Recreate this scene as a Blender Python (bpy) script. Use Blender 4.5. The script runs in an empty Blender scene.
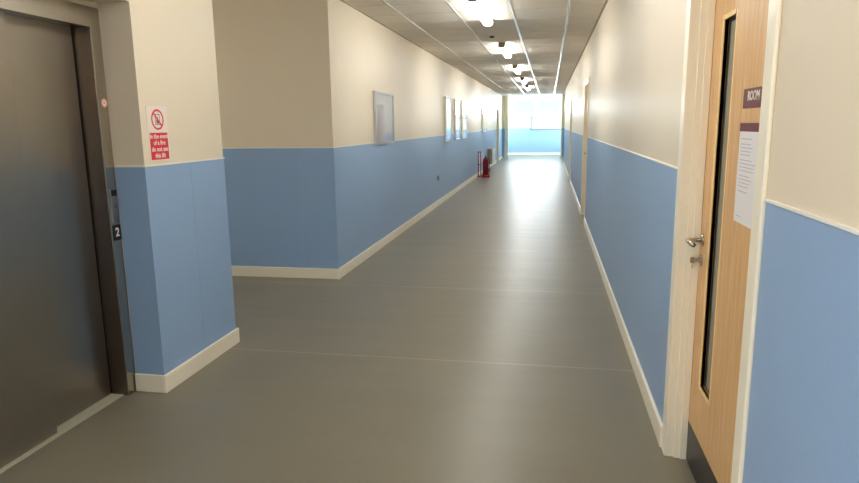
import bpy, bmesh, math, random
from mathutils import Matrix, Vector
random.seed(4)
sc = bpy.context.scene
C = sc.collection

# ------------------------------------------------------------------ camera
FOC, YAW, PITCH, ROLL, H = 633.33, .1861, .1821, -.0131, 1.4793
f = Vector((-math.sin(YAW)*math.cos(PITCH), math.cos(YAW)*math.cos(PITCH), -math.sin(PITCH)))
r = Vector((math.cos(YAW), math.sin(YAW), 0)); u = r.cross(f)
r2 = r*math.cos(ROLL) + u*math.sin(ROLL); u2 = u*math.cos(ROLL) - r*math.sin(ROLL)
cd = bpy.data.cameras.new('camera'); cam = bpy.data.objects.new('camera', cd); C.objects.link(cam)
cd.sensor_fit = 'HORIZONTAL'; cd.sensor_width = 36; cd.lens = 36*FOC/859; cd.clip_start = .02; cd.clip_end = 200
M = Matrix((r2, u2, -f)).transposed().to_4x4(); M.translation = (0, 0, H)
cam.matrix_world = M
sc.camera = cam

# ------------------------------------------------------------------ world, daylight, added fill lamps, exposure
w = bpy.data.worlds.new('sky'); sc.world = w; w.use_nodes = True
nt = w.node_tree; bg = nt.nodes['Background']
sky = nt.nodes.new('ShaderNodeTexSky'); sky.sky_type = 'HOSEK_WILKIE'; sky.turbidity = 4
sky.sun_direction = Vector((.3, .4, .85)).normalized()
nt.links.new(sky.outputs[0], bg.inputs[0]); bg.inputs[1].default_value = 4.0

def area(name, loc, aim, sx, sy, power, col):
    l = bpy.data.lights.new(name, 'AREA'); l.shape = 'RECTANGLE'; l.size = sx; l.size_y = sy
    l.energy = power; l.color = col
    o = bpy.data.objects.new(name, l); C.objects.link(o); o.location = loc
    d = Vector(aim)-Vector(loc); o.rotation_euler = d.to_track_quat('-Z', 'Z').to_euler()
    return o
DAY = (.62, .90, 1.0)
DAYP = 140
area('daylight_left', (-3.0, 29.75, 1.75), (0, 29.95, 1.2), 2.1, 1.7, DAYP, DAY)
area('daylight_right', (1.7, 29.75, 1.75), (-1, 29.95, 1.2), 2.1, 1.7, DAYP*1.2, DAY)
area('fill_end', (-.65, 31.45, 2.25), (-.65, 20, 1.6), 2.3, .66, 130, (.86, .95, 1.0))  # added lamp behind the high end window, makes the bright patch on the floor
area('fill_behind', (-.78, -5.4, 1.65), (-.78, 0, 1.3), 2.1, 1.6, 12, (1, .98, .97))  # unseen fill lamp added behind the camera to lift the darker walls
area('fill_near_left', (-2.9, -2.5, 1.65), (0, -1.2, 1.2), 2.6, 1.6, 185, (1, .98, .97))  # unseen fill lamp added at the left, brightens right wall and near door

sc.view_settings.view_transform = 'Standard'; sc.view_settings.look = 'None'
sc.view_settings.gamma = 1; sc.view_settings.use_curve_mapping = False
sc.view_settings.exposure = 0.45
LAMP = 27.5
cy = sc.cycles
cy.use_denoising = True; cy.max_bounces = 10; cy.diffuse_bounces = 7; cy.glossy_bounces = 4
cy.transparent_max_bounces = 12; cy.sample_clamp_indirect = 6; cy.caustics_reflective = False; cy.caustics_refractive = False

# ------------------------------------------------------------------ materials
def srgb(rgb):
    return tuple(((c/255)/12.92 if c/255 <= .04045 else ((c/255+.055)/1.055)**2.4) for c in rgb) + (1,)
MATS = {}
def mat(name, rgb, rough=.5, metal=0, spec=.5, bump=0, bscale=200, var=0, vscale=4, coat=0):
    m = bpy.data.materials.new(name); m.use_nodes = True; n = m.node_tree; b = n.nodes['Principled BSDF']
    b.inputs['Base Color'].default_value = srgb(rgb); b.inputs['Roughness'].default_value = rough
    b.inputs['Metallic'].default_value = metal; b.inputs['Specular IOR Level'].default_value = spec
    b.inputs['Coat Weight'].default_value = coat
    tc = n.nodes.new('ShaderNodeTexCoord')
    if var:
        nz = n.nodes.new('ShaderNodeTexNoise'); nz.inputs['Scale'].default_value = vscale; nz.inputs['Detail'].default_value = 5
        n.links.new(tc.outputs['Object'], nz.inputs['Vector'])
        mx = n.nodes.new('ShaderNodeMix'); mx.data_type = 'RGBA'
        c = srgb(rgb); mx.inputs[6].default_value = tuple(min(1, x*(1-var)) for x in c[:3])+(1,)
        mx.inputs[7].default_value = tuple(min(1, x*(1+var)) for x in c[:3])+(1,)
        n.links.new(nz.outputs[0], mx.inputs[0]); n.links.new(mx.outputs[2], b.inputs['Base Color'])
    if bump:
        nz = n.nodes.new('ShaderNodeTexNoise'); nz.inputs['Scale'].default_value = bscale; nz.inputs['Detail'].default_value = 3
        n.links.new(tc.outputs['Object'], nz.inputs['Vector'])
        bp = n.nodes.new('ShaderNodeBump'); bp.inputs['Strength'].default_value = bump; bp.inputs['Distance'].default_value = .002
        n.links.new(nz.outputs[0], bp.inputs['Height']); n.links.new(bp.outputs[0], b.inputs['Normal'])
    MATS[name] = m
    return m
CREAM = mat('cream_paint', (232, 220, 198), .42, spec=.4, bump=.15, bscale=120, var=.02)
BLUE = mat('blue_cladding', (146, 176, 213), .42, spec=.45, bump=.25, bscale=160, var=.03, vscale=3)
WHITE = mat('white_gloss_paint', (250, 243, 222), .28, spec=.5)
CAP = mat('white_cap_strip', (242, 240, 232), .3)
TILE = mat('ceiling_tile_board', (240, 234, 224), .8, spec=.2, bump=.4, bscale=90, var=.03, vscale=30)
TBAR = mat('white_grid_metal', (240, 242, 245), .22, spec=.8)
CAPG = mat('lamp_end_plastic', (150, 132, 118), .5)
STEEL = mat('brushed_stainless', (164, 158, 148), .30, metal=1)
STEELF = mat('polished_stainless', (182, 176, 164), .27, metal=1)
DARKST = mat('dark_reveal_steel', (110, 100, 92), .32, metal=1)
SILL = mat('aluminium_sill', (190, 186, 168), .45, metal=.25)
BLACK = mat('black_plastic', (16, 16, 18), .35)
RUB = mat('black_gasket_and_gap', (12, 11, 10), .6)
KICK = mat('dark_kick_plate', (52, 51, 52), .38, metal=.5)
CHROME = mat('satin_chrome', (205, 200, 190), .18, metal=1)
ALU = mat('aluminium_frame', (196, 196, 198), .3, metal=.7)
WFR = mat('white_board_frame', (236, 236, 238), .35)
FELT = mat('pale_board_lining', (244, 248, 255), .8)
PAPER = mat('white_paper', (236, 234, 236), .6)
MAROON = mat('maroon_print', (112, 52, 66), .45)
SIGNW = mat('sign_white', (240, 228, 218), .4)
SIGNR = mat('sign_red', (214, 44, 58), .4)
PICT = mat('pictogram_grey', (120, 110, 112), .5)
PINK = mat('pale_pink_print', (226, 150, 150), .4)
REDP = mat('red_enamel', (176, 16, 28), .35)
DRED = mat('dark_red_enamel', (120, 10, 22), .3)
GREYT = mat('print_grey', (182, 182, 192), .6)
HEATW = mat('heater_white', (226, 224, 214), .4)
HEATG = mat('heater_side_grey', (168, 160, 146), .5)
SOCK = mat('socket_grey', (70, 72, 80), .4)
PANE = mat('grey_obscured_glass', (165, 160, 142), .15, spec=.6)

def wood():
    m = mat('beech_veneer', (222, 178, 122), .38, spec=.4); n = m.node_tree; b = n.nodes['Principled BSDF']
    tc = n.nodes.new('ShaderNodeTexCoord'); mp = n.nodes.new('ShaderNodeMapping'); mp.inputs['Scale'].default_value = (30, 30, 1.2)
    nz = n.nodes.new('ShaderNodeTexNoise'); nz.inputs['Scale'].default_value = 3; nz.inputs['Detail'].default_value = 6
    cr = n.nodes.new('ShaderNodeValToRGB'); cr.color_ramp.elements[0].color = srgb((208, 160, 104)); cr.color_ramp.elements[1].color = srgb((232, 192, 138))
    cr.color_ramp.elements[0].position = .3; cr.color_ramp.elements[1].position = .7
    n.links.new(tc.outputs['Object'], mp.inputs[0]); n.links.new(mp.outputs[0], nz.inputs['Vector'])
    n.links.new(nz.outputs[0], cr.inputs[0]); n.links.new(cr.outputs[0], b.inputs['Base Color'])
    return m
WOOD = wood()
BEAD = mat('beech_beading', (240, 202, 138), .3, spec=.5, var=.05, vscale=20)

def floor_mat():
    m = mat('grey_safety_vinyl', (128, 124, 112), .35, spec=.5); n = m.node_tree; b = n.nodes['Principled BSDF']
    tc = n.nodes.new('ShaderNodeTexCoord'); sep = n.nodes.new('ShaderNodeSeparateXYZ'); n.links.new(tc.outputs['Object'], sep.inputs[0])
    def math_(op, a, bb):
        k = n.nodes.new('ShaderNodeMath'); k.operation = op
        for i, v in enumerate((a, bb)):
            if isinstance(v, (int, float)): k.inputs[i].default_value = v
            else: n.links.new(v, k.inputs[i])
        return k.outputs[0]
    yy = math_('DIVIDE', math_('ADD', sep.outputs[1], 100*1.8-3.79+.9), 1.8)
    fr = math_('FRACT', yy, 0)
    seam = math_('LESS_THAN', math_('ABSOLUTE', math_('SUBTRACT', fr, .5), 0), .0035)
    nz = n.nodes.new('ShaderNodeTexNoise'); nz.inputs['Scale'].default_value = 2.2; nz.inputs['Detail'].default_value = 6
    sp = n.nodes.new('ShaderNodeTexNoise'); sp.inputs['Scale'].default_value = 260; sp.inputs['Detail'].default_value = 2
    n.links.new(tc.outputs['Object'], nz.inputs['Vector']); n.links.new(tc.outputs['Object'], sp.inputs['Vector'])
    mix = n.nodes.new('ShaderNodeMix'); mix.data_type = 'RGBA'; mix.inputs[6].default_value = srgb((114, 109, 95)); mix.inputs[7].default_value = srgb((128, 123, 109))
    n.links.new(math_('ADD', math_('MULTIPLY', nz.outputs[0], .6), math_('MULTIPLY', sp.outputs[0], .4)), mix.inputs[0])
    mx2 = n.nodes.new('ShaderNodeMix'); mx2.data_type = 'RGBA'; n.links.new(math_('MULTIPLY', seam, .45), mx2.inputs[0])
    n.links.new(mix.outputs[2], mx2.inputs[6]); mx2.inputs[7].default_value = srgb((172, 165, 150)); n.links.new(mx2.outputs[2], b.inputs['Base Color'])
    # gentle ripples across the corridor and a fine grain
    mp = n.nodes.new('ShaderNodeMapping'); mp.inputs['Scale'].default_value = (.5, 2.2, 1)
    wv = n.nodes.new('ShaderNodeTexNoise'); wv.inputs['Scale'].default_value = 1.3; wv.inputs['Detail'].default_value = 2
    n.links.new(tc.outputs['Object'], mp.inputs[0]); n.links.new(mp.outputs[0], wv.inputs['Vector'])
    b1 = n.nodes.new('ShaderNodeBump'); b1.inputs['Strength'].default_value = .5; b1.inputs['Distance'].default_value = .012
    n.links.new(wv.outputs[0], b1.inputs['Height'])
    b2 = n.nodes.new('ShaderNodeBump'); b2.inputs['Strength'].default_value = .35; b2.inputs['Distance'].default_value = .0006
    n.links.new(sp.outputs[0], b2.inputs['Height']); n.links.new(b1.outputs[0], b2.inputs['Normal']); n.links.new(b2.outputs[0], b.inputs['Normal'])
    return m
FLOOR = floor_mat()

def emis(name, col, s):
    m = bpy.data.materials.new(name); m.use_nodes = True; b = m.node_tree.nodes['Principled BSDF']
    b.inputs['Base Color'].default_value = (.8, .8, .8, 1); b.inputs['Emission Color'].default_value = col+(1,); b.inputs['Emission Strength'].default_value = s
    return m
OPAL = emis('lit_opal_diffuser', (1, .975, .905), LAMP)

def glass(name, tint=(1, 1, 1, 1), rough=.02):
    m = bpy.data.materials.new(name); m.use_nodes = True; n = m.node_tree
    for k in list(n.nodes): n.nodes.remove(k)
    o = n.nodes.new('ShaderNodeOutputMaterial'); t = n.nodes.new('ShaderNodeBsdfTransparent'); g = n.nodes.new('ShaderNodeBsdfGlossy')
    fr = n.nodes.new('ShaderNodeFresnel'); mx = n.nodes.new('ShaderNodeMixShader')
    ge = n.nodes.new('ShaderNodeNewGeometry'); io = n.nodes.new('ShaderNodeMix'); io.inputs[2].default_value = 1.5; io.inputs[3].default_value = 1/1.5
    n.links.new(ge.outputs['Backfacing'], io.inputs[0]); n.links.new(io.outputs[0], fr.inputs[0])
    t.inputs[0].default_value = tint; g.inputs['Roughness'].default_value = rough
    n.links.new(fr.outputs[0], mx.inputs[0]); n.links.new(t.outputs[0], mx.inputs[1]); n.links.new(g.outputs[0], mx.inputs[2]); n.links.new(mx.outputs[0], o.inputs[0])
    return m
GLASS = glass('clear_glazing'); BGLASS = glass('noticeboard_glazing', (.94, .95, .97, 1), .05)

# ------------------------------------------------------------------ helpers
def tag(o, label=None, cat=None, group=None, kind=None):
    if label: o['label'] = label
    if cat: o['category'] = cat
    if group: o['group'] = group
    if kind: o['kind'] = kind
    return o
def empty(name, loc, rz=0, label=None, cat=None, group=None, kind=None):
    o = bpy.data.objects.new(name, None); C.objects.link(o); o.location = loc; o.rotation_euler = (0, 0, rz)
    o.empty_display_size = .1
    return tag(o, label, cat, group, kind)
def obj(name, bm, m, parent=None, smooth=False, bevel=0, seg=2):
    me = bpy.data.meshes.new(name); bm.normal_update(); bm.to_mesh(me); bm.free()
    me.materials.append(m)
    if smooth:
        for p in me.polygons: p.use_smooth = True
    o = bpy.data.objects.new(name, me); C.objects.link(o)
    if parent: o.parent = parent
    if bevel:
        b = o.modifiers.new('bevel', 'BEVEL'); b.width = bevel; b.segments = seg; b.limit_method = 'ANGLE'
    return o
def bx(bm, x0, x1, y0, y1, z0, z1):
    v = [bm.verts.new(p) for p in ((x0,y0,z0),(x1,y0,z0),(x1,y1,z0),(x0,y1,z0),(x0,y0,z1),(x1,y0,z1),(x1,y1,z1),(x0,y1,z1))]
    for q in ((0,3,2,1),(4,5,6,7),(0,1,5,4),(1,2,6,5),(2,3,7,6),(3,0,4,7)): bm.faces.new([v[i] for i in q])
def boxes(*bs):
    bm = bmesh.new()
    for b in bs: bx(bm, *b)
    return bm
def tube(bm, pts, rad, n=12):
    pts = [Vector(p) for p in pts]; rings = []
    up = Vector((0, 0, 1))
    for i, p in enumerate(pts):
        d = (pts[min(i+1, len(pts)-1)]-pts[max(i-1, 0)]).normalized()
        a = d.cross(up)
        if a.length < 1e-3: a = d.cross(Vector((1, 0, 0)))
        a.normalize(); b = d.cross(a)
        rr = rad[i] if isinstance(rad, (list, tuple)) else rad
        rings.append([bm.verts.new(p+a*rr*math.cos(t*2*math.pi/n)+b*rr*math.sin(t*2*math.pi/n)) for t in range(n)])
    for A, B in zip(rings, rings[1:]):
        for t in range(n): bm.faces.new((A[t], A[(t+1) % n], B[(t+1) % n], B[t]))
    bm.faces.new(rings[0][::-1]); bm.faces.new(rings[-1])
    bmesh.ops.recalc_face_normals(bm, faces=bm.faces)
def lathe(bm, prof, loc=(0, 0, 0), n=24):
    tube(bm, [(loc[0], loc[1], loc[2]+z) for _, z in prof], [max(a, 1e-4) for a, _ in prof], n)
def text(name, body, size, m, parent, mtx, align='CENTER', bold=0):
    cu = bpy.data.curves.new(name, 'FONT'); cu.body = body; cu.size = size; cu.align_x = align; cu.align_y = 'CENTER'
    cu.extrude = .0004; cu.offset = bold; cu.resolution_u = 3
    t = bpy.data.objects.new('tmp', cu); C.objects.link(t)
    me = bpy.data.meshes.new_from_object(t.evaluated_get(bpy.context.evaluated_depsgraph_get()))
    bpy.data.objects.remove(t); me.transform(mtx); me.materials.clear(); me.materials.append(m)
    o = bpy.data.objects.new(name, me); C.objects.link(o)
    if parent: o.parent = parent
    return o
def face_px(loc):   # lettering that faces +X, reading left to right for someone looking to -X
    return Matrix.Translation(loc) @ Matrix(((0,0,1,0),(1,0,0,0),(0,1,0,0),(0,0,0,1)))
def face_nx(loc):   # lettering that faces -X
    return Matrix.Translation(loc) @ Matrix(((0,0,-1,0),(-1,0,0,0),(0,1,0,0),(0,0,0,1)))
def copy_tree(o, parent=None):
    c = o.copy(); C.objects.link(c); c.parent = parent
    for ch in list(o.children): copy_tree(ch, c)
    return c
def struct(name, bm, m, parent=None, **k):
    o = obj(name, bm, m, parent, **k)
    if parent is None: o['kind'] = 'structure'
    return o

# ------------------------------------------------------------------ room shell
CEIL, DADO, SK, CT = 2.67, 1.276, .1045, .003
XR, XR2, XL, XP, XE = .55, .67, -2.005, -2.119, -2.305
YB, Y0P, Y1P, YC, YPIER, YEND = -5.0, 3.063, 3.905, 5.79, 28.0, 31.0

fl = struct('floor', boxes((-6.2, 2.2, YB-.2, YEND+.2, -.1, 0)), FLOOR)
ce = struct('ceiling', boxes((-6.2, 2.2, YB-.2, YEND+.2, CEIL+.004, CEIL+.15)), TILE)
bm = bmesh.new()
x = .181
while x > -6.1:
    bx(bm, x-.012, x+.012, YB, YEND, CEIL, CEIL+.0035); x -= .6
obj('grid_runners', bm, TBAR, ce)
bm = bmesh.new(); y = YB+.13
xs = [.545] + [.181-.6*i for i in range(11)]
while y < YEND:
    for a, b in zip(xs, xs[1:]): bx(bm, b+.0125, a-.0125, y-.011, y+.011, CEIL+.0018, CEIL+.0036)
    y += .6
TB2 = mat('dull_cross_rail', (232, 226, 214), .5)
obj('grid_cross_rails', bm, TB2, ce)
# perimeter angle
obj('edge_trim', boxes((XR-.022, XR+.0, YB, 24, CEIL-.001, CEIL+.0035), (XL, XL+.022, YC, YPIER, CEIL-.001, CEIL+.0035)), mat('edge_angle', (170, 160, 145), .5), ce)

def wall(name, solid, clad, cap):
    """cream wall mesh with blue cladding and cap strip as parts"""
    wl = struct(name, boxes(*solid), CREAM)
    if clad: obj('wall_cladding', boxes(*clad), BLUE, wl)
    if cap: obj('cap_strip', boxes(*cap), CAP, wl, bevel=.0015)
    return wl
T = .15
# right wall with three door openings; from Y=24 it stands a little further back
DOORS = [(1.81, 2.775), (9.58, 10.545), (16.35, 17.315)]   # clear opening between linings
ZO = 2.05
gaps = [(a-.03, b+.03) for a, b in DOORS]
seg = []; y = YB
for a, b in gaps: seg.append((y, a)); y = b
seg.append((y, 24.0))
sol = [(XR, XR+T, a, b, 0, CEIL+.02) for a, b in seg] + [(XR, XR+T, a, b, ZO+.03, CEIL+.02) for a, b in gaps]
sol += [(XR+T+.001, XR+T+.03, a-.02, b+.02, 0, ZO+.05) for a, b in gaps]  # unseen backing boards added to stop sky light leaking round the doors
sol += [(XR2, XR2+T, 24.0, YPIER, 0, CEIL+.02)]
AW = .04  # architrave beyond the rough opening
cl = []; cp = []; sk = []
for i, (a, b) in enumerate(seg):
    a2 = a if i == 0 else a+AW+.005; b2 = b if i == len(seg)-1 else b-AW-.005
    cl.append((XR-CT, XR, a2, b2, .05, DADO)); cp.append((XR-.007, XR, a2, b2, DADO, DADO+.009)); sk.append((a2, b2))
cl.append((XR2-CT, XR2, 24, YPIER, .05, DADO)); cp.append((XR2-.007, XR2, 24, YPIER, DADO, DADO+.009))
wall('wall_right', sol, cl, cp)
struct('baseboard_right', boxes(*[(XR-.019, XR-CT, a, b, 0, SK) for a, b in sk], (XR2-.019, XR2-CT, 24, YPIER, 0, SK)), WHITE, bevel=.004)

# left wall with one door opening near its far end
DL = (25.05, 26.0); gL = (DL[0]-.03, DL[1]+.03)
sol = [(XL-T, XL, YC, gL[0], 0, CEIL+.02), (XL-T, XL, gL[1], YPIER, 0, CEIL+.02), (XL-T, XL, gL[0], gL[1], ZO+.03, CEIL+.02), (XL-T-.03, XL-T-.001, gL[0]-.02, gL[1]+.02, 0, ZO+.05), (-6.1, XL-T, YC, YC+T, 0, CEIL+.02)]  # includes an unseen backing board added against sky light behind the door
e1, e2 = gL[0]-AW-.005, gL[1]+AW+.005
cl = [(XL, XL+CT, YC-CT, e1, .05, DADO), (XL, XL+CT, e2, YPIER, .05, DADO), (XL-.345, XL, YC-CT, YC, .05, DADO), (-6.1, XL-.346, YC-CT, YC, .05, DADO)]
cp = [(XL, XL+.007, YC-.007, e1, DADO, DADO+.009), (XL, XL+.007, e2, YPIER, DADO, DADO+.009), (-6.1, XL, YC-.007, YC, DADO, DADO+.009)]
wl = wall('wall_left', sol, cl, cp)
struct('baseboard_left', boxes((XL+CT, XL+.019, YC-.019, e1, 0, SK), (XL+CT, XL+.019, e2, YPIER, 0, SK), (-6.1, XL+CT, YC-.019, YC-CT, 0, SK)), WHITE, bevel=.004)

# column between lift recess and side passage
sol = [(-6.1, XP, Y0P, Y1P, 0, CEIL+.02)]
cl = [(XP, XP+CT, Y0P-CT, 3.50, .05, DADO), (XP, XP+CT, 3.501, Y1P+CT, .05, DADO), (XE+.01, XP, Y0P-CT, Y0P, .05, DADO), (-6.1, XP, Y1P, Y1P+CT, .05, DADO)]
cp = [(XP, XP+.007, Y0P-.007, Y1P+.007, DADO, DADO+.009), (XE+.01, XP, Y0P-.007, Y0P, DADO, DADO+.009), (-6.1, XP, Y1P, Y1P+.007, DADO, DADO+.009)]
wall('wall_column', sol, cl, cp)
struct('baseboard_column', boxes((XP+CT, XP+.019, Y0P-.019, Y1P+.019, 0, SK), (XE+.01, XP+CT, Y0P-.019, Y0P-CT, 0, SK), (-6.1, XP+CT, Y1P+CT, Y1P+.019, 0, SK)), WHITE, bevel=.004)
# lift wall and the bulkhead over the recess, near side of the recess
YL0, YL1, YN = 1.93, 2.988, 1.55
struct('wall_lift', boxes((XE-.15, XE, YN, YL0-.075, 0, CEIL), (XE-.15, XE, YL0-.075, Y0P, 2.09, CEIL), (XE-.15, XE-.02, YL1+.02, Y0P, 0, 2.09)), CREAM)
struct('wall_bulkhead', boxes((XE, XP, YN, Y0P, 2.118, CEIL+.02)), CREAM)
sol = [(-2.6, XP, YB, YN, 0, CEIL+.02)]
sol = [(-2.6, XP, YB, -3.8, 0, CEIL+.02), (-2.6, XP, -1.2, YN, 0, CEIL+.02), (-2.6, XP, -3.8, -1.2, 0, .86), (-2.6, XP, -3.8, -1.2, 2.5, CEIL+.02)]
wall('wall_near_left', sol, [(XP, XP+CT, YB, YN, .05, .86), (XP, XP+CT, -1.2, YN, .86, DADO), (XP, XP+CT, YB, -3.8, .86, DADO)], None)
wn = empty('window_4', (-2.5, -3.8, .86), kind='structure')  # unseen window added as the opening for the left fill lamp
obj('window_frame', boxes((-.03, .03, 0, .05, 0, 1.64), (-.03, .03, 2.55, 2.6, 0, 1.64), (-.03, .03, .05, 2.55, 0, .05), (-.03, .03, .05, 2.55, 1.59, 1.64), (-.03, .03, 1.275, 1.325, .05, 1.59)), WHITE, wn)
obj('pane', boxes((-.004, .004, .05, 1.275, .05, 1.59), (-.004, .004, 1.325, 2.55, .05, 1.59)), GLASS, wn)
struct('baseboard_near_left', boxes((XP+CT, XP+.019, YB, YN, 0, SK)), WHITE, bevel=.004)
wall('wall_back', [(-2.6, -1.83, YB-T, YB, 0, CEIL+.02), (.27, XR+T, YB-T, YB, 0, CEIL+.02), (-1.83, .27, YB-T, YB, 0, .86), (-1.83, .27, YB-T, YB, 2.5, CEIL+.02)], [(XP, XR, YB, YB+CT, .05, .86), (XP, -1.83, YB, YB+CT, .86, DADO), (.27, XR, YB, YB+CT, .86, DADO)], None)
wn = empty('window_3', (-1.83, YB-.075, .86), kind='structure')  # unseen window added as the opening for the rear fill lamp
obj('window_frame', boxes((0, .05, -.03, .03, 0, 1.64), (2.05, 2.1, -.03, .03, 0, 1.64), (.05, 2.05, -.03, .03, 0, .05), (.05, 2.05, -.03, .03, 1.59, 1.64)), WHITE, wn)
obj('pane', boxes((.05, 2.05, -.004, .004, .05, 1.59)), glass('rear_glazing'), wn)
wall('wall_passage_end', [(-6.25, -6.1, Y1P, YC, 0, CEIL+.02)], [(-6.1, -6.1+CT, Y1P, YC, .05, DADO)], [(-6.1, -6.093, Y1P, YC, DADO, DADO+.009)])

# piers at the far end, then the daylit lobby
XA, XB = -1.89, .555
for nm, xa, xb in (('wall_pier_left', -2.75, XA), ('wall_pier_right', XB, 1.45)):
    vis = (XL, XA) if xa < 0 else (XB, XR2)
    wall(nm, [(xa, xb, YPIER, YPIER+.2, 0, CEIL+.02)], [(vis[0], vis[1], YPIER-CT, YPIER, .05, DADO)], None)
struct('trim_1', boxes((XA, XA+.14, YPIER+.06, YPIER+.17, 0, CEIL+.004), (XB-.05, XB, YPIER+.06, YPIER+.17, 0, CEIL+.004)), WHITE, bevel=.004)
we = wall('wall_end', [(-2.75, 1.45, YEND, YEND+T, 0, 1.9), (-2.75, -1.82, YEND, YEND+T, 1.9, CEIL+.02), (.52, 1.45, YEND, YEND+T, 1.9, CEIL+.02), (-1.82, .52, YEND, YEND+T, 2.6, CEIL+.02)], [(-2.6, 1.3, YEND-CT, YEND, .05, DADO)], None)
wn = empty('window_5', (-1.82, YEND+.075, 1.9), kind='structure')  # high window added so that glare falls on the floor
obj('window_frame', boxes((0, .04, -.03, .03, 0, .7), (2.3, 2.34, -.03, .03, 0, .7), (.04, 2.3, -.03, .03, 0, .04), (.04, 2.3, -.03, .03, .66, .7), (1.15, 1.19, -.03, .03, .04, .66)), WHITE, wn)
obj('pane', boxes((.04, 1.15, -.004, .004, .04, .66), (1.19, 2.3, -.004, .004, .04, .66)), GLASS, wn)
struct('baseboard_end', boxes((-2.6, 1.3, YEND-.019, YEND-CT, 0, SK)), WHITE, bevel=.004)
for n, (xa, xb, xi) in enumerate(((-2.75, -2.6, -2.6), (1.3, 1.45, 1.3))):
    y0, y1, z0, z1 = 28.7, 30.8, .9, 2.55
    wall('wall_lobby_left' if n == 0 else 'wall_lobby_right', [(xa, xb, YPIER+.2, y0, 0, CEIL+.02), (xa, xb, y1, YEND, 0, CEIL+.02), (xa, xb, y0, y1, 0, z0), (xa, xb, y0, y1, z1, CEIL+.02)], None, None)
    wn = empty('window_%d' % (n+1), ((xa+xb)/2, y0, z0), kind='structure')
    L = y1-y0; Hh = z1-z0; t = .05
    obj('window_frame', boxes((-.03, .03, 0, t, 0, Hh), (-.03, .03, L-t, L, 0, Hh), (-.03, .03, t, L-t, 0, t), (-.03, .03, t, L-t, Hh-t, Hh), (-.03, .03, L/2-t/2, L/2+t/2, t, Hh-t)), WHITE, wn)
    obj('pane', boxes((-.004, .004, t, L/2-t/2, t, Hh-t), (-.004, .004, L/2+t/2, L-t, t, Hh-t)), GLASS, wn)

# ------------------------------------------------------------------ doors
def make_door(name, loc, rz=0, full=True):
    """origin: wall face, floor, near jamb; door opens along +Y, the room behind is at +X"""
    W = DOORS[0][1]-DOORS[0][0]
    d = empty(name, loc, rz, kind='structure')
    p = .012; a = .07
    obj('architrave', boxes((-p, .0, -a, 0, 0, ZO), (-p, .0, W, W+a, 0, ZO), (-p, 0, -a, W+a, ZO, ZO+a)), WHITE, d, bevel=.004)
    obj('door_lining', boxes((-.002, .15, -.03, 0, 0, ZO), (-.002, .15, W, W+.03, 0, ZO), (-.002, .15, -.03, W+.03, ZO, ZO+.03),
        (.028, .052, W-.010, W, 0, ZO), (.052, .079, W-.018, W, 0, ZO), (.028, .052, 0, .006, 0, ZO), (.052, .079, 0, .013, 0, ZO)), WHITE, d, bevel=.0015)
    # leaf with a slot for the vision panel
    lx0, lx1 = .08, .124; y0, y1, z1 = .003, W-.004, ZO-.004; z0 = .006
    va, vb, vz0, vz1 = 2.455-1.81, 2.600-1.81, .415, 1.845
    lf = obj('door_leaf', boxes((lx0, lx1, y0, va, z0, z1), (lx0, lx1, vb, y1, z0, z1), (lx0, lx1, va, vb, z0, vz0), (lx0, lx1, va, vb, vz1, z1)), WOOD, d)
    b = .018; o_ = .005
    obj('glazing_bead', boxes((lx0-.001, lx0+.012, va-b, va, vz0-b, vz1+b), (lx0-o_, lx0+.016, vb, vb+b, vz0-b, vz1+b),
        (lx0-o_+.002, lx0+.012, va, vb, vz0-b, vz0), (lx0-o_+.002, lx0+.012, va, vb, vz1, vz1+b)), BEAD, lf, bevel=.002)
    obj('gasket', boxes((lx0+.0145, lx0+.017, vb-.022, vb, vz0, vz1), (lx0+.0145, lx0+.017, va, vb-.022, vz0, vz0+.008), (lx0+.0145, lx0+.017, va, vb-.022, vz1-.008, vz1)), RUB, lf)
    obj('vision_panel', boxes((lx0+.016, lx0+.023, va+.001, vb-.001, vz0+.001, vz1-.001)), PANE, lf)
    obj('kick_plate', boxes((lx0-.0015, lx0, y0+.002, y1-.002, .008, .185)), KICK, lf)
    # lever handle on rose
    hy, hz = W-.055, 1.0
    bm = bmesh.new(); tube(bm, [(lx0, hy, hz), (lx0-.008, hy, hz)], .026, 24)
    tube(bm, [(lx0-.006, hy, hz), (lx0-.045, hy, hz), (lx0-.056, hy-.004, hz), (lx0-.062, hy-.016, hz), (lx0-.063, hy-.035, hz), (lx0-.062, hy-.12, hz)], .0095, 14)
    obj('door_handle', bm, CHROME, lf, smooth=True)
    bm = bmesh.new(); tube(bm, [(lx0, hy, hz-.085), (lx0-.007, hy, hz-.085)], .024, 20); bx(bm, lx0-.012, lx0-.007, hy-.006, hy+.006, hz-.098, hz-.074)
    ec = obj('lock_escutcheon', bm, CHROME, lf)
    if full:
        bm = bmesh.new(); bx(bm, lx0-.026, lx0-.012, hy-.0015, hy+.0015, hz-.09, hz-.078); bx(bm, lx0-.044, lx0-.026, hy-.0015, hy+.0015, hz-.097, hz-.073)
        bx(bm, lx0-.037, lx0-.034, hy-.004, hy+.004, hz-.12, hz-.096)
        obj('key', bm, CHROME, ec)
    return d
d1 = make_door('door_1', (XR, DOORS[0][0], 0))
d2 = make_door('door_2', (XR, DOORS[1][0], 0), full=False)
d3 = copy_tree(d2); d3.name = 'door_3'; d3.location = (XR, DOORS[2][0], 0)
d4 = copy_tree(d2); d4.name = 'door_4'; d4.location = (XL, DL[1], 0); d4.rotation_euler = (0, 0, math.pi)
# no rooms behind the leaves: added backing boards close the openings to sky light

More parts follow.
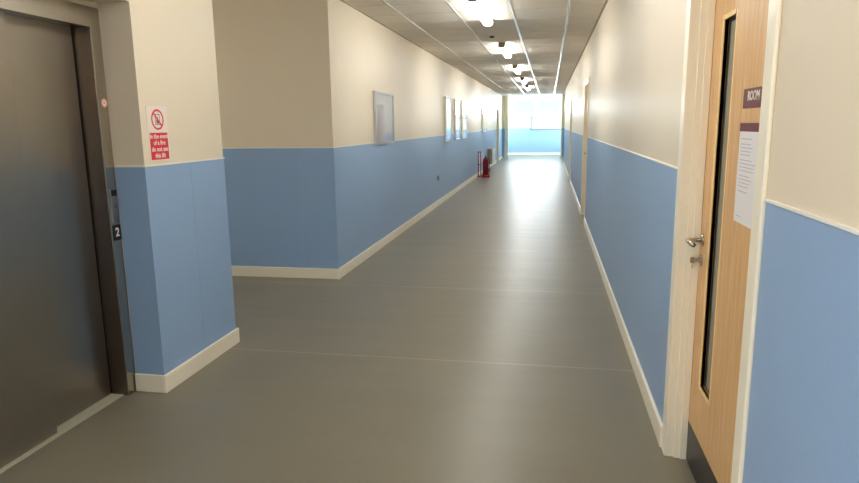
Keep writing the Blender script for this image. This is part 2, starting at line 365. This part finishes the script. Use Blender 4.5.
# door plate and notice taped to the near door
XD = XR+.08
t = empty('door_sign', (XD, 2.2, 1.55), label='maroon room sign with white lettering on the beech door, above the notice', cat='sign')
obj('sign_plate', boxes((-.0035, -.0005, -.09, .088, -.031, .031)), MAROON, t, bevel=.0008)
text('sign_lettering', 'ROOM', .040, SIGNW, t, face_nx((-.0042, .040, .006)), align='LEFT', bold=.0012)
t = empty('door_notice', (XD, 2.2, 1.3), label='tall white paper notice with a maroon heading taped to the beech door', cat='notice')
obj('paper_sheet', boxes((-.0014, -.0004, -.11, .105, -.155, .145)), PAPER, t)
obj('heading_band', boxes((-.0024, -.0015, -.11, .105, .145, .172)), MAROON, t)
bm = bmesh.new(); z = .12; k = 0
while z > -.06:
    L = random.uniform(.10, .17); bx(bm, -.0019, -.0015, .085-L, .085, z, z+.0022); z -= .0115 if k % 4 else .017; k += 1
obj('printed_lines', bm, GREYT, t)
obj('printed_footer', boxes((-.0019, -.0015, .03, .085, -.135, -.1325)), GREYT, t)

# ------------------------------------------------------------------ lift
lift = empty('lift_entrance', (XE, YL0, 0), label='brushed stainless steel lift entrance with closed sliding doors, in the left recess', cat='lift')
W = YL1-YL0; zt = 1.99; fw = .0715
XF = .006
obj('lift_frame', boxes((-.1, XF, W, W+fw, 0, zt), (-.1, XF, -fw, 0, 0, zt), (-.1, XF, -fw, W+fw, zt, 2.09)), STEELF, lift, bevel=.0006)
obj('jamb_lining', boxes((-.19, -.1, W+.003, W+.02, 0, zt), (-.104, -.0, W-.0015, W, 0, zt), (-.19, -.1, -.02, -.003, 0, zt), (-.19, -.1, -.02, W+.02, zt, zt+.02)), DARKST, lift)
seam = 2.52-YL0
obj('door_panel', boxes((-.085, -.052, -.02, seam, .008, zt+.01)), STEEL, lift, bevel=.002)
obj('door_panel', boxes((-.128, -.098, seam-.05, W-.012, .008, zt+.01)), STEEL, lift, bevel=.002)
obj('dark_gap_strip', boxes((-.13, -.1, W-.011, W, .008, zt)), RUB, lift)  # black strip put in for the dark gap between panel and reveal
bm = boxes((-.20, -.025, 0, W-.001, 0.0, .004)); 
for xx in (-.125, -.105, -.065, -.045): bx(bm, xx, xx+.008, 0, W-.001, .004, .006)
obj('door_sill', bm, SILL, lift)
# call station with key switch on the frame
yj = W+.040
cs = obj('call_station', boxes((XF, XF+.003, yj-.028, yj+.026, .985, 1.165)), STEEL, lift, bevel=.001)
obj('display_window', boxes((XF+.003, XF+.0045, yj-.018, yj+.024, 1.125, 1.158)), BLACK, cs)
bm = bmesh.new(); tube(bm, [(XF+.003, yj+.002, 1.072), (XF+.011, yj+.002, 1.072)], .011, 20)
obj('call_button', bm, CHROME, cs, smooth=False)
obj('edge_strip', boxes((XF+.003, XF+.005, yj-.028, yj-.023, .985, 1.15)), CHROME, cs)
fp = obj('floor_number_plate', boxes((XF, XF+.003, yj-.032, yj+.03, .885, .968)), BLACK, lift, bevel=.001)
text('floor_number', '2', .066, SIGNW, fp, face_px((XF+.0036, yj, .926)), bold=.0012)
def ring(bm, c, r0, r1, t, n=32):   # annulus in the YZ plane facing +X
    for i in range(n):
        a, b = 2*math.pi*i/n, 2*math.pi*(i+1)/n
        q = [(c[0]+t, c[1]+rr*math.cos(an), c[2]+rr*math.sin(an)) for rr, an in ((r0, a), (r1, a), (r1, b), (r0, b))]
        k = [(c[0], y_, z_) for _, y_, z_ in q]
        v = [bm.verts.new(p) for p in k+q]
        for s in ((4,5,6,7), (3,2,1,0), (1,2,6,5), (3,0,4,7)): bm.faces.new([v[j] for j in s])
st = empty('round_sticker', (XE+XF, YL1+.045, 1.614), label='small round pink and white sticker on the lift frame', cat='sticker')
bm = bmesh.new(); tube(bm, [(0.0003, 0, 0), (.001, 0, 0)], .024, 28); obj('sticker_disc', bm, SIGNW, st)
bm = bmesh.new(); ring(bm, (.001, 0, 0), .017, .024, .0006); bx(bm, .001, .0016, -.008, .004, -.004, .006); obj('printed_ring', bm, PINK, st)

# fire safety sign on the column
sg = empty('safety_sign', (XP, 3.21, 1.45), label='red and white lift fire warning sign on the cream column', cat='sign')
obj('sign_board', boxes((.0005, .003, -.095, .093, -.148, .148)), SIGNW, sg, bevel=.0008)
obj('red_panel', boxes((.003, .0035, -.084, .082, -.14, .006)), SIGNR, sg)
for i, s in enumerate(('In the event', 'of a fire', 'do not use', 'this lift')):
    text('sign_lettering', s, .0345, SIGNW, sg, face_px((.004, -.001, -.014-.035*i)), bold=.0008)
bm = bmesh.new(); ring(bm, (.003, 0, .077), .046, .056, .0006)
c, s = math.cos(math.radians(45)), math.sin(math.radians(45))
pts = [(-.05, -.005), (.05, -.005), (.05, .005), (-.05, .005)]
vv = []
for xx in (.0038, .0044): vv.append([bm.verts.new((xx, a*c-b*s*-1 if 0 else a*c+b*s, .077-a*s+b*c)) for a, b in pts])
bm.faces.new(vv[1]); bm.faces.new(vv[0][::-1])
for i in range(4): bm.faces.new((vv[0][i], vv[0][(i+1) % 4], vv[1][(i+1) % 4], vv[1][i]))
obj('prohibition_ring', bm, SIGNR, sg)
bm = bmesh.new()   # lift car outline with a flame
for b in ((-.022, -.018, .048, .106), (.018, .022, .048, .106), (-.018, .018, .102, .106), (-.018, .018, .048, .052)): bx(bm, .003, .0034, *b)
v = [bm.verts.new((.0034, a, b)) for a, b in ((-.010, .055), (.010, .055), (.013, .070), (.006, .078), (.004, .096), (-.005, .082), (-.012, .072))]
bm.faces.new(v)
obj('pictogram', bm, PICT, sg)

# ------------------------------------------------------------------ ceiling lights
def make_light(loc):
    t = empty('ceiling_light', loc)
    L = 1.56
    obj('housing', boxes((-.055, .055, .02, L-.02, -.012, 0)), WHITE, t, bevel=.003)
    bm = bmesh.new(); prof = [(-.052, -.012), (-.052, -.045), (-.045, -.061), (-.030, -.069), (0, -.072), (.030, -.069), (.045, -.061), (.052, -.045), (.052, -.012)]
    A = [bm.verts.new((x, .02, z)) for x, z in prof]; B = [bm.verts.new((x, L-.02, z)) for x, z in prof]
    for i in range(len(prof)-1): bm.faces.new((A[i], B[i], B[i+1], A[i+1]))
    bm.faces.new(A); bm.faces.new(B[::-1]); bmesh.ops.recalc_face_normals(bm, faces=bm.faces)
    obj('diffuser', bm, OPAL, t, smooth=False)
    for ya in (0, L-.02):
        bm = bmesh.new(); pr = [(-.057, 0), (-.057, -.048), (-.048, -.066), (-.030, -.074), (.030, -.074), (.048, -.066), (.057, -.048), (.057, 0)]
        A = [bm.verts.new((x, ya, z)) for x, z in pr]; B = [bm.verts.new((x, ya+.02, z)) for x, z in pr]
        for i in range(len(pr)): bm.faces.new((A[i], B[i], B[(i+1) % len(pr)], A[(i+1) % len(pr)]))
        bm.faces.new(A[::-1]); bm.faces.new(B); bmesh.ops.recalc_face_normals(bm, faces=bm.faces)
        obj('end_cap', bm, CAPG, t)
    return t
LX = -.722
PASS = -4.4
ords = [None, None, 'nearest', 'second nearest', 'third nearest', 'fourth nearest', 'fifth nearest', 'farthest']
proto = None
for k in range(-2, 5):
    y = 6.13+3.73*k
    if proto is None: t = proto = make_light((LX, y, CEIL))
    else: t = copy_tree(proto); t.location = (LX, y, CEIL)
    lab = {-2: 'lit white ceiling batten behind the camera, out of frame', -1: 'lit white ceiling batten beside the lift, just above the frame',
           0: 'largest glowing ceiling batten, cut by the top edge of the photo', 1: 'glowing ceiling batten second nearest in view, just past the small ceiling sensor',
           2: 'glowing ceiling batten third in the row going away', 3: 'small glowing ceiling batten, fourth in the row going away',
           4: 'tiny glowing ceiling batten, fifth in the row, before the bright lobby', 5: 'farthest and smallest ceiling batten, right at the lobby opening'}[k]
    tag(t, lab, 'ceiling light', 'batten lights along the corridor ceiling')
t = copy_tree(proto); t.location = (PASS, 4.86, CEIL); t.rotation_euler = (0, 0, math.pi/2)  # lamp added out of view to brighten the passage wall
tag(t, 'added unseen fill batten in the side passage behind the column', 'ceiling light', 'batten lights along the corridor ceiling')
bm = bmesh.new(); lathe(bm, [(.034, 0), (.034, -.01), (.028, -.02), (.014, -.026), (.001, -.027)], (0, 0, 0))
o = obj('ceiling_sensor', bm, mat('sensor_grey', (96, 84, 70), .5), smooth=True); o.location = (-.80, 9.1, CEIL)
tag(o, 'small dark round sensor on the ceiling between the two nearest battens', 'sensor')

# ------------------------------------------------------------------ noticeboards on the left wall
def board(y0, y1, z0, z1, fm, label, group=None, fw=.026, dp=.032, n=2):
    t = empty('noticeboard', (XL, y0, z0), label=label, cat='noticeboard', group=group)
    w_, h_ = y1-y0, z1-z0
    obj('board_frame', boxes((.001, dp, 0, fw, 0, h_), (.001, dp, w_-fw, w_, 0, h_), (.001, dp, fw, w_-fw, 0, fw), (.001, dp, fw, w_-fw, h_-fw, h_)), fm, t, bevel=.003)
    obj('pinboard', boxes((.001, .014, fw, w_-fw, fw, h_-fw)), FELT, t)
    for i in range(n):
        yy = fw+.06+i*(w_-.16)/n
        obj('pinned_sheet', boxes((.0142, .0152, yy, yy+.21, h_-.38, h_-.083)), PAPER, t)
    obj('glass_front', boxes((dp-.012, dp-.008, fw, w_-fw, fw, h_-fw)), BGLASS, t)
    return t
board(7.23, 8.135, 1.255, 1.875, ALU, 'aluminium framed glazed noticeboard nearest on the left wall, standing apart from the others', n=0)
G = 'three glazed noticeboards set close together'
board(12.42, 13.13, 1.145, 2.02, WFR, 'tall white framed noticeboard, nearest of the close row of three', G)
board(13.69, 14.44, 1.148, 2.02, WFR, 'tall white framed noticeboard, middle one of the close row of three', G)
board(14.85, 15.65, 1.150, 2.03, WFR, 'tall white framed noticeboard, farthest of the close row of three', G)
board(19.5, 20.9, 1.24, 1.95, WFR, 'pale wide noticeboard on the left wall just above the white heater')
# far wall board
t = empty('noticeboard', (-.13, YEND, 1.19), label='wide white noticeboard on the blue and white wall at the far end', cat='noticeboard')
obj('board_frame', boxes((-.72, -.69, -.04, -.001, 0, .59), (.69, .72, -.04, -.001, 0, .59), (-.69, .69, -.04, -.001, 0, .03), (-.69, .69, -.04, -.001, .56, .59)), mat('grey_frame', (104, 104, 110), .4), t, bevel=.003)
obj('pinboard', boxes((-.69, .69, -.015, -.004, .03, .56)), PAPER, t)

# ------------------------------------------------------------------ fire point by the left wall
stnd = empty('extinguisher_stand', (-1.945, 18.1, 0), label='red twin post floor stand against the left wall, left of the extinguisher', cat='stand')
obj('base_plate', boxes((-.035, .07, -.11, .11, 0, .03)), REDP, stnd, bevel=.008)
bm = bmesh.new()
for xx in (-.018, .055): tube(bm, [(xx, 0, .02), (xx, 0, .72)], .014, 12)
tube(bm, [(-.018, 0, .705), (.055, 0, .705)], .012, 10); tube(bm, [(-.018, 0, .35), (.055, 0, .35)], .012, 10)
obj('upright_frame', bm, REDP, stnd, smooth=True)
ex = empty('fire_extinguisher', (-1.745, 18.0, 0), label='dark red fire extinguisher with a flared base on the floor by the left wall', cat='fire extinguisher')
bm = bmesh.new(); lathe(bm, [(.118, 0), (.12, .03), (.10, .06), (.088, .07)]); obj('base_ring', bm, REDP, ex, smooth=True)
bm = bmesh.new(); lathe(bm, [(.080, .066), (.086, .09), (.086, .42), (.076, .48), (.05, .53), (.026, .55), (.024, .57)]); obj('cylinder_body', bm, DRED, ex, smooth=True)
bm = bmesh.new(); tube(bm, [(0, 0, .55), (0, 0, .575)], .02, 12); bx(bm, -.012, .012, -.09, .03, .565, .578); bx(bm, -.012, .012, -.085, .0, .59, .60); bx(bm, -.012, .012, -.0, .02, .565, .60)
obj('valve_lever', bm, BLACK, ex)
bm = bmesh.new(); tube(bm, [(.02, 0, .55), (.07, -.02, .54), (.105, -.03, .48), (.112, -.03, .38), (.11, -.03, .25), (.108, -.03, .16)], [.01]*5+[.016], 10); obj('hose', bm, BLACK, ex, smooth=True)

# heater box low on the left wall
ht = empty('wall_heater', (XL, 21.3, .17), label='pale boxy wall heater low on the left wall near the far end', cat='heater')
obj('heater_body', boxes((.001, .15, 0, 1.3, 0, .50)), HEATG, ht, bevel=.006)
bm = boxes((.151, .158, .02, 1.28, .02, .48))
for i in range(14): bx(bm, .158, .162, .06, 1.24, .06+i*.028, .074+i*.028)
obj('front_grille', bm, HEATW, ht)
obj('top_outlet', boxes((.01, .14, .02, 1.28, .501, .508)), HEATW, ht)

# socket on the left wall
so = empty('wall_socket', (XL+CT, 11.58, .51), label='small dark socket on the blue left wall between the noticeboards', cat='socket')
obj('socket_plate', boxes((.0, .010, -.045, .045, -.045, .045)), SOCK, so, bevel=.002)
obj('socket_insert', boxes((.010, .013, -.018, .018, -.02, .02)), BLACK, so)
